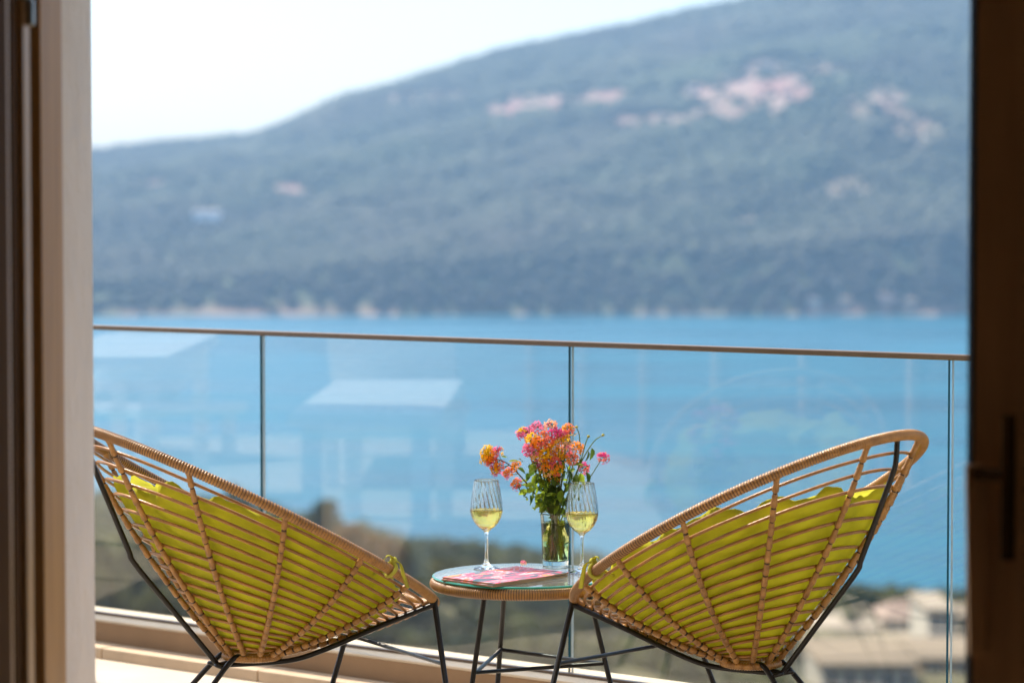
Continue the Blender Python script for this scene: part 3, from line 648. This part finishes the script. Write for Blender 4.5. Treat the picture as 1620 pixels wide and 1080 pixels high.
mouth = np.array([0, 0, .131])
def stem(P, r0=.0019, r1=.0010, m='stem', nm='stem'):
    S = smooth_path(P, 8); MB().tube(S, np.linspace(r0, r1, len(S)), 6).build(nm, M[m], bq); return S
for i, (px, py, key) in enumerate(HEADS):
    if px > 825: px = 876 + (px - 876)*1.06
    if 830 < px < 925 and i % 3 == 0: key = key.replace('p', 'o').replace('m', 's')
    ex, ey = (px - 876)/48, (py - 712)/48
    dy = -.055*math.sqrt(max(0, 1 - min(1, ex*ex + ey*ey))) + random.uniform(-.015, .02)
    if px < 825 and py > 712: dy = random.uniform(-.02, .0)
    p = local(px, py, dy)
    axis = (p - np.array([0, .0, .16])); axis = axis/np.linalg.norm(axis) + np.array([0, -.45, .25])
    o = link('flower_head', head_mesh(key, axis), bq); o.location = p; o.scale = [random.uniform(.95, 1.18)]*3
    tops.append(p)
    if px > 825 or py < 712:
        st = mouth*np.array([1, 1, 1]) + np.array([p[0]*.18, p[1]*.18, 0]); aa = random.uniform(0, 6.28); bt = np.array([math.cos(aa)*random.uniform(.006, .022), math.sin(aa)*random.uniform(.006, .022), .021])
        stem([bt, st, st*.45 + p*.55 + np.array([0, 0, -.004]), p - axis*.003])
br = [np.array([.012, 0, .024]), np.array([-.014, -.005, .131]), local(846, 780, -.01), local(828, 758, -.012), local(806, 735, -.012), local(787, 726, -.01)]
S = stem(br, .0022, .0012, 'stem_brown')
for p in [t_ for (px, py, k), t_ in zip(HEADS, tops) if px < 825]:
    j = np.argmin(np.linalg.norm(S - (p + [.012, 0, -.014]), axis=1)); stem([S[j], (S[j] + p)/2 + [0, 0, -.002], p], .0009, .0008)
for px, py in ((954, 688), (931, 690), (912, 675)):
    p = local(px, py, .0); G = [p + .0042*np.array([math.cos(u)*math.cos(v), math.sin(u)*math.cos(v), math.sin(v)*.8]) for u in np.linspace(0, 6.283, 9, endpoint=False) for v in np.linspace(-1.57, 1.57, 6)]
    MB().grid(np.array(G).reshape(9, 6, 3), True).build('bud', M['bud'], bq); stem([mouth + [.012, 0, 0], local(915, 740, 0), local(922, 712, 0)*.5 + p*.5, p])
def leaf_mesh(Lf, wd, fold=.25, curl=.2):
    n_ = 9; t = np.linspace(0, 1, n_); w = wd*np.sin(np.clip(t*1.05, 0, 1)*math.pi)**.75*(1 - .35*t); w[-1] = 0
    ser = 1 + .10*np.array([(-1)**i for i in range(n_)])
    mid = np.stack([t*Lf, 0*t, -curl*Lf*t*t], -1); l_ = mid + np.stack([0*t, w*ser, fold*w], -1); r_ = mid + np.stack([0*t, -w*ser, fold*w], -1)
    return MB().grid(np.stack([l_, mid, r_], 1))
LEAF_M = [leaf_mesh(.026, .0085, f_, c_).mesh('leaf', M[k_]) for f_, c_, k_ in ((.25, .15, 'leaf'), (.4, .35, 'leaf_dark'), (.15, .5, 'leaf'), (.3, .25, 'leaf_dark'))]
def put_leaf(p, tip, sc=1.0, roll=None, mi=None):
    o = link('leaf', random.choice(LEAF_M) if mi is None else LEAF_M[mi], bq); d = Vector(tip - p)
    q = d.to_track_quat('X', 'Z'); e = q.to_euler(); o.rotation_euler = e; o.location = p; s_ = d.length/.026; o.scale = (s_, s_*random.uniform(.85, 1.2)*sc, s_)
    o.rotation_mode = 'QUATERNION'; from_roll = __import__('mathutils').Quaternion((1, 0, 0), random.uniform(-1.2, 1.2) if roll is None else roll); o.rotation_quaternion = q @ from_roll
for a_, b2, mi in (((804,730),(822,727),0),((819,740),(833,746),1),((793,722),(803,722),0),((862,728),(863,748),1),((930,712),(931,730),1),((936,708),(938,728),1),((927,746),(935,764),1),((915,750),(905,766),1),((918,748),(923,766),0),
                   ((848,735),(836,748),0),((850,748),(842,768),0),((858,752),(846,764),0),((866,756),(862,775),1),((890,742),(896,760),1),((886,748),(872,764),1),((900,745),(908,760),1),((850,770),(838,786),1),((856,780),(846,794),0),
                   ((835,775),(820,781),0),((833,779),(846,770),0),((873,776),(860,790),0),((870,785),(880,800),0),((880,770),(892,788),1),((889,775),(884,795),0),((862,795),(852,806),0),((846,790),(851,806),1),((838,783),(843,800),1),((880,735),(886,748),0),((840,738),(848,729),0),((895,735),(902,748),1),((853,760),(866,770),0),((825,765),(815,772),0)):
    dy = random.uniform(-.05, .0); put_leaf(local(*a_, dy), local(*b2, dy + random.uniform(-.012, .012)), 1.1, mi=mi)
for i in range(240):
    py = random.uniform(730, 808); px = random.gauss(868, 25 - (py - 732)*.18); dy = random.uniform(-.055, .03); p = local(px, py, dy)
    an = random.uniform(0, 6.28); put_leaf(p, p + np.array([math.cos(an)*.020, math.sin(an)*.014, random.uniform(-.024, .016)])*random.uniform(.7, 1.15))
for i in range(46):
    px = random.uniform(862, 896); py = random.uniform(818, 874); p = local(px, py, random.uniform(-.018, .018)); an = random.uniform(0, 6.28)
    put_leaf(p, p + np.array([math.cos(an)*.013, math.sin(an)*.008, random.uniform(-.022, .018)]))
fp = at_z(828, 896, ZT); fo = link('fallen_blossom', head_mesh('pa', np.array([0, -.3, 1]))); fo.location = (fp.x, fp.y, ZT + .0085); fo.scale = (.5, .5, .5); tag(fo, 'tiny pink blossom fallen on the table beside the vase', 'blossom')

# ---- furniture further along the terrace (seen mirrored in the glass) and an added sunshade
def simple_table(name, loc, rz, L, Wd, h, label):
    t = empty(name, (*loc, FLOOR), rz); tag(t, label, 'table')
    box('tabletop', (-L/2, -Wd/2, h - .045), (L/2, Wd/2, h), M['white'], t, .006)
    for sx in (-1, 1):
        for sy in (-1, 1): box('leg', (sx*(L/2-.09)-.035, sy*(Wd/2-.08)-.035, 0), (sx*(L/2-.09)+.035, sy*(Wd/2-.08)+.035, h - .047), M['white'], t, .004)
simple_table('terrace_table', (-3.52, 6.57), .253, 2.1, .55, .585, 'long low white table along the terrace, mirrored in the second pane')
simple_table('bar_table', (-4.9, 7.42), .22, 2.2, .55, .735, 'taller white table near the railing, mirrored in the leftmost pane')
pa = empty('shade_parasol', (-3.05, 8.10, FLOOR)); tag(pa, 'beige parasol added out of view to shade the terrace floor', 'shade_parasol')  # unseen sunshade, added so the mirrored floor lies in shadow
pm = fabric('shade_cloth', (.62, .52, .38), .25); RP, ZP = .95, 2.3
MB().tube([(0, 0, .05), (0, 0, 2.72)], .02, 12, ref=(1, 0, 0)).build('pole', M['door_brown'], pa)
MB().lathe([(0, 0), (.26, 0), (.26, .05), (.06, .09), (.03, .12)], 32).build('base', M['stone'], pa)
rings = [[(RP*q*math.cos(k*math.pi/4), RP*q*math.sin(k*math.pi/4), ZP + .4*(1 - q**1.1)) for k in range(8)] for q in (.01, .35, .7, 1)] + [[(RP*1.0*math.cos(k*math.pi/4), RP*1.0*math.sin(k*math.pi/4), ZP - .14) for k in range(8)]]
MB().grid(np.array(rings), False, True).build('canopy', pm, pa, False)
for k in range(8): MB().tube([(.02*math.cos(k*math.pi/4), .02*math.sin(k*math.pi/4), ZP + .385), (RP*.985*math.cos(k*math.pi/4), RP*.985*math.sin(k*math.pi/4), ZP - .012)], .007, 6).build('rib', M['door_brown'], pa)
lo = empty('sun_lounger', (-6.6, 5.9, FLOOR), .25); tag(lo, 'white sun lounger beside the glazed front further along the terrace', 'sun lounger')
box('frame', (-.95, -.33, .24), (.95, .33, .30), M['white'], lo, .006); box('mattress', (-.93, -.31, .302), (.35, .31, .38), M['white'], lo, .02)
mb = MB().box((.0, -.31, 0), (.62, .31, .08)); o = mb.build('backrest', M['white'], lo, False, (.36, 0, .305)); o.rotation_euler = (0, -.75, 0); bevel(o, .02)
for sx in (-.85, .85):
    for sy in (-.28, .28): box('leg', (sx-.03, sy-.03, 0), (sx+.03, sy+.03, .238), M['white'], lo, .003)

l2 = copy_tree(lo); l2.location = (-8.2, 7.3, FLOOR); l2.rotation_euler = (0, 0, -.5); l2['label'] = 'white sun lounger at the far end of the terrace, mirrored in the leftmost pane'
for o_ in (lo, l2): o_['group'] = 'sun loungers along the terrace'
# ---- trees and houses on the slope
def crown_mesh(seed, n_, rx, rz_, m, leafsize, lobes=9):
    r3 = np.random.default_rng(seed); L_ = r3.normal(0, 1, (lobes, 3)); L_ /= np.linalg.norm(L_, axis=1)[:, None]; L_ *= r3.uniform(.25, .72, (lobes, 1)); Lr = r3.uniform(.28, .5, lobes)
    k = r3.integers(0, lobes, n_); d = r3.normal(0, 1, (n_, 3)); d /= np.linalg.norm(d, axis=1)[:, None]
    P = (L_[k] + d*Lr[k][:, None]*r3.uniform(.55, 1.05, (n_, 1)))*np.array([rx, rx, rz_])
    u = r3.normal(0, 1, (n_, 3)); u /= np.linalg.norm(u, axis=1)[:, None]; v = np.cross(u, d + .3*r3.normal(0, 1, (n_, 3))); v /= np.linalg.norm(v, axis=1)[:, None]; s_ = leafsize*r3.uniform(.6, 1.4, (n_, 1))
    V = np.stack([P - u*s_, P - v*s_*.6, P + u*s_, P + v*s_*.6], 1)
    return MB().add(V.reshape(-1, 3), [(4*i, 4*i+1, 4*i+2, 4*i+3) for i in range(n_)]).mesh('crown', m)
bark = mat('bark', (.10, .07, .05), .9, .3, 4)
greens = [leafy('olive_leaf', (.095, .092, .020), .35, .6), leafy('pine_leaf', (.026, .046, .012), .35, .6), leafy('rust_leaf', (.20, .10, .03), .35, .6), leafy('pale_leaf', (.12, .12, .04), .3, .6)]
CROWNS = {}
for gi, gm in enumerate(greens):
    for k in range(2): CROWNS[gi, k] = crown_mesh(40 + gi*5 + k, 900, 1, .85, gm, .10)
def trunk_mesh():
    mb = MB().tube([(0, 0, -.5), (.03, .02, .4), (-.02, .04, 1.0)], [.11, .08, .05], 8)
    for a in (0, 2.1, 4.2): mb.tube([(0, .03, .75), (.25*math.cos(a), .25*math.sin(a), 1.05), (.45*math.cos(a), .45*math.sin(a), 1.35)], [.045, .03, .015], 6)
    return mb.mesh('trunk', bark)
TRUNK = trunk_mesh(); ntree = [0]
KINDN = ['olive_tree', 'pine_tree', 'rust_tree', 'pale_tree']
def tree(p, r, hgt, gi, label, group, cat='tree'):
    t = empty(KINDN[gi], tuple(p), random.random()*6); tag(t, label, cat, group)
    c = link('crown', CROWNS[gi, ntree[0] % 2], t); c.scale = (r, r, (hgt*.62)/.85*.55 + .0); c.location = (0, 0, hgt*.62)
    k = link('trunk', TRUNK, t); k.scale = (max(.6, r*.5),)*2 + (hgt*.55,); ntree[0] += 1
def tree_px(px, py_top, wpx, Y, gi, label, group):
    top = at_y(px, py_top, Y); zg = float(near_h(np.array(top.x), np.array(Y))); tree((top.x, Y, zg), wpx/2/FPX*Y, max(2.2, top.z - zg), gi, label, group)
G1 = 'blurred trees beyond the left railing panes'
for px, py, w, Y, gi, lb in ((372, 733, 70, 175, 0, 'olive tree top rising behind the left pane joint'), (505, 752, 85, 190, 1, 'dark tree crown behind the second pane, left of the rust ones'), (452, 778, 90, 170, 3, 'pale olive tree between the two taller crowns'), (565, 795, 85, 185, 2, 'rust brown tree behind the second pane'), (612, 830, 80, 195, 2, 'lower rust brown tree at the end of the clump'), (640, 850, 60, 205, 3, 'small pale shrub-like tree at the right end of the clump'), (330, 790, 80, 150, 2, 'brownish tree behind the left chair rim'), (545, 830, 90, 160, 0, 'olive tree low behind the left chair rim'),
                             (190, 782, 120, 95, 1, 'big dark pine beside the plaster wall'), (262, 800, 120, 105, 0, 'broad olive tree beside the dark pine'), (160, 850, 110, 80, 3, 'pale tree lowest at the plaster wall'), (235, 880, 130, 75, 0, 'olive tree low between wall and left chair'), (310, 860, 120, 110, 1, 'dark tree hidden behind the left chair back'),
                             (695, 862, 70, 330, 1, 'dark hedge-like tree at the shore left of the wine'), (742, 858, 60, 335, 1, 'dark tree at the shore right behind the wine stem'), (1330, 935, 60, 300, 1, 'dark tree beside the earth mound right'), (1372, 942, 55, 290, 1, 'dark tree left of the pink-roofed house'), (1300, 950, 60, 280, 0, 'olive tree left of the earth mound'), (1352, 962, 70, 270, 1, 'dark tree in front of the low cream house'), (1522, 984, 50, 262, 1, 'dark tree between the pale villa and the door edge'),
                             (205, 860, 150, 100, 1, 'dark tree filling the gap beside the left chair spine'), (280, 905, 130, 85, 3, 'pale tree lower behind the left chair spine'), (350, 845, 110, 130, 0, 'olive tree behind the left cushion top'), (430, 830, 110, 145, 1, 'dark tree behind the left chair rim, below the pane joint'), (600, 880, 90, 190, 1, 'dark tree behind the left chair tie'), (520, 862, 100, 170, 0, 'olive tree behind the middle of the left chair rim'), (655, 905, 90, 170, 1, 'dark tree between left chair and table edge'), (760, 905, 110, 190, 0, 'olive tree behind the table top'), (860, 930, 110, 185, 1, 'dark tree behind the table legs'), (590, 960, 120, 120, 0, 'broad olive tree under the left chair front'), (720, 985, 130, 110, 1, 'broad dark tree under the table, left'), (850, 1000, 130, 115, 3, 'pale broad tree under the table, right'), (985, 985, 110, 150, 1, 'dark tree under the right chair front'), (1060, 1010, 110, 130, 0, 'olive tree under the right chair')):
    tree_px(px, py, w, Y, gi, lb, G1 if px < 800 else 'blurred trees by the shore houses')
# scrub between them, one low mass
NS_ = 15000; sy = 40 + 520*rng.random(NS_)**.75; sx = rng.uniform(-.42, .40, NS_)*(sy + 20); sz = near_h(sx, sy); sp = np.stack([sx, sy, sz], -1)
sq, sr = proj(sp); kp = (sz > SEA + 1.5) & (rng.random(NS_) < fbm(sx/18, sy/18)*2.6 - .55) & ~((sq > 1240) & (sr > 985)); sp = sp[kp]; kq = len(sp); srd = rng.uniform(.5, 1.5, kq)*(.8 + sp[:, 1]/500)
nq = 30; d_ = rng.normal(0, 1, (kq, nq, 3)); d_ /= np.linalg.norm(d_, axis=-1, keepdims=True); d_[..., 2] = np.abs(d_[..., 2]); cc = sp[:, None] + d_*(srd[:, None, None]*rng.uniform(.55, 1.15, (kq, nq, 1)))*np.array([1.1, 1.1, 1.0])
u_ = rng.normal(0, 1, (kq, nq, 3)); u_ /= np.linalg.norm(u_, axis=-1, keepdims=True); w_ = np.cross(u_, d_); w_ /= np.linalg.norm(w_, axis=-1, keepdims=True) + 1e-6; ls = srd[:, None, None]*rng.uniform(.22, .42, (kq, nq, 1))
V = np.stack([cc - u_*ls, cc - w_*ls*.6, cc + u_*ls, cc + w_*ls*.6], 2).reshape(-1, 3); F = np.arange(len(V)).reshape(-1, 4)
me = bpy.data.meshes.new('scrub'); me.vertices.add(len(V)); me.vertices.foreach_set('co', V.ravel()); me.loops.add(F.size); me.loops.foreach_set('vertex_index', F.ravel())
me.polygons.add(len(F)); me.polygons.foreach_set('loop_start', np.arange(0, F.size, 4)); me.polygons.foreach_set('loop_total', np.full(len(F), 4)); me.update()
me.materials.append(leafy('scrub_leaf', (.075, .080, .018), .55, .12, .3)); tag(link('scrub', me), 'low green scrub covering the slope below the terrace', 'scrub', kind='stuff')
G2 = 'small trees scattered over the slope'
for i in range(80):
    px = random.uniform(150, 1250); py = random.uniform(905, 1120) if px > 560 else random.uniform(850, 1100)
    p = ground_px(px, py); gi = random.choice([0, 0, 1, 3, 0]); r = random.uniform(1.0, 2.2)
    tree(p, r, r*random.uniform(1.3, 1.9), gi, 'small %s tree or shrub out of focus on the slope below the table' % ('olive', 'dark green', 'rust', 'pale green')[gi], G2 + ', ' + ('olive', 'dark green', 'rust', 'pale green')[gi])

wall_c = mat('house_cream', (.42, .33, .22), .9, .06, .5); wall_w = mat('house_white', (.46, .42, .35), .9, .04, .5); wall_b = mat('house_tan', (.30, .205, .12), .9, .1, .5)
roof_p = mat('roof_pink', (.27, .185, .14), .85, .12, 1.5); wall_bright = mat('house_bright', (.82, .81, .78), .9, .03, .5); wall_pk = mat('house_pink', (.60, .36, .28), .9, .06, .5); wall_g = mat('house_grey', (.40, .36, .29), .9, .08, .5); roof_t = mat('roof_tan', (.20, .15, .095), .9, .1, .6); roof_f = mat('roof_flat', (.33, .27, .20), .9, .08, .6); win_m = mat('window_dark', (.03, .045, .06), .15, .2, 3); shut = mat('frame_white', (.7, .7, .68), .6, .05, 3)
def house(name, px0, px1, pyb, pyt, wm, rmat, label, depth=9, nwin=3, gable=False, storeys=1, Y=None):
    b0 = ground_px((px0+px1)/2, pyb) if Y is None else at_y((px0+px1)/2, pyb, Y); Yd = b0.y; wd = (px1-px0)/FPX*Yd; h = (pyb-pyt)/FPX*Yd
    r = empty(name, (b0.x, b0.y, b0.z)); tag(r, label, 'house')
    box('wall', (-wd/2, 0, -6), (wd/2, depth, h), wm, r)
    if gable:
        e = .5; v = [(-wd/2-e, -e, h), (wd/2+e, -e, h), (wd/2+e, depth+e, h), (-wd/2-e, depth+e, h), (-wd/2+1.5, depth/2, h+1.5), (wd/2-1.5, depth/2, h+1.5)]
        o = MB().add(v, [(0,1,5,4),(2,3,4,5),(3,0,4),(1,2,5),(3,2,1,0)]).build('roof', rmat, r, False)
    else:
        o = box('roof', (-wd/2-.2, -.25, h), (wd/2+.2, depth+.25, h+.28), rmat, r)
    for s_ in range(storeys):
        for k in range(nwin):
            x = -wd/2 + (k + .5)*wd/nwin; zc2 = h*(s_ + .55)/storeys; ww = min(.6, wd/nwin*.3)
            f = box('window', (x-ww, -.06, zc2-.6), (x+ww, .02, zc2+.6), shut, r); box('pane', (x-ww+.08, -.075, zc2-.52), (x+ww-.08, -.061, zc2+.52), win_m, f)
house('villa', 1468, 1510, 1036, 968, wall_w, roof_f, 'pale block villa behind the right pane joint', nwin=2, storeys=2)
house('cottage', 1400, 1468, 1000, 978, wall_c, roof_p, 'cream house with pink tiled roof above the shore', gable=True, nwin=3, depth=7)
house('farmhouse', 1285, 1392, 1010, 996, wall_c, roof_f, 'low cream house left of the pink-roofed one', nwin=4)
house('outbuilding', 1455, 1640, 1088, 1046, wall_b, roof_t, 'tan building below the pale villa', nwin=4)
house('garage', 1300, 1448, 1100, 1056, wall_g, roof_t, 'long grey-beige building below the low cream house', nwin=5)
house('bungalow', 1514, 1625, 1004, 978, wall_c, roof_t, 'low beige house right of the pale villa, beside the door edge', nwin=3)
yard = [ground_px(x, y) for x, y in ((1262, 1012), (1466, 1006), (1466, 1036), (1250, 1042))]
tag(MB().add([(p.x, p.y, p.z + .5) for p in yard], [(3, 2, 1, 0)]).build('gravel_yard', mat('gravel', (.34, .27, .18), .95, .15, .5), smooth=False), 'pale gravel yard between the shore houses', kind='structure')
for i, (px, py, w, hh) in enumerate(((327, 353, 44, 19), (1214, 110, 26, 10), (1192, 113, 16, 8), (1100, 146, 20, 10), (1144, 132, 14, 8), (1246, 152, 18, 9), (1265, 138, 14, 9), (1205, 158, 14, 7), (1380, 178, 16, 8), (1050, 190, 20, 6), (1288, 487, 18, 14), (1337, 488, 20, 14), (1405, 487, 28, 20), (1321, 458, 13, 18), (1440, 488, 16, 13))):
    far = None
    Yh = far
    if far is None:                                              # march along the ray to the hillside
        Yh = 1720.
        while Yh < 2940:
            p = at_y(px, py, Yh)
            if p.z < float(hill_h(np.array(p.x), np.array(Yh))): break
            Yh += 4
    lbs = ['lone white house on the far hillside, at left', 'largest pale house at the top of the pink clearing', 'small house left beside the topmost one of the clearing', 'white house at the left end of the pink clearing', 'little house between the left end and the top of the clearing', 'house at the lower right of the pink clearing', 'house in the right middle of the pink clearing', 'small house low in the pink clearing', 'lone house right of the dark gully', 'low house left of and below the clearing', 'shore house at the left of the row by the water', 'second shore house from the left by the water', 'largest pink shore house by the water', 'pale tower-like house above the shore row', 'rightmost house of the shore row by the water']
    house('hillside_house', px - w/2, px + w/2, py, py - hh, wall_bright if i == 0 else wall_w if i in (1, 3, 10) else wall_pk if i in (5, 7, 12) else wall_c, roof_f if i == 0 else roof_p, lbs[i], depth=9, nwin=2, Y=Yh, gable=True)

# ---- the air over the bay
hz = MB().box((-2700, -250, SEA - 3), (2700, 4700, 520)).build('haze', None, smooth=False)
hz.data.materials.clear(); m = bpy.data.materials.new('haze_air'); m.use_nodes = True; n = m.node_tree.nodes; l = m.node_tree.links; n.remove(n['Principled BSDF'])
pv = n.new('ShaderNodeVolumePrincipled'); pv.inputs['Color'].default_value = (.40, .66, 1, 1); pv.inputs['Density'].default_value = 1.5e-4; pv.inputs['Anisotropy'].default_value = .25
l.new(pv.outputs[0], n['Material Output'].inputs['Volume']); hz.data.materials.append(m)
tag(hz, 'blue summer haze over the bay', 'haze', kind='stuff')
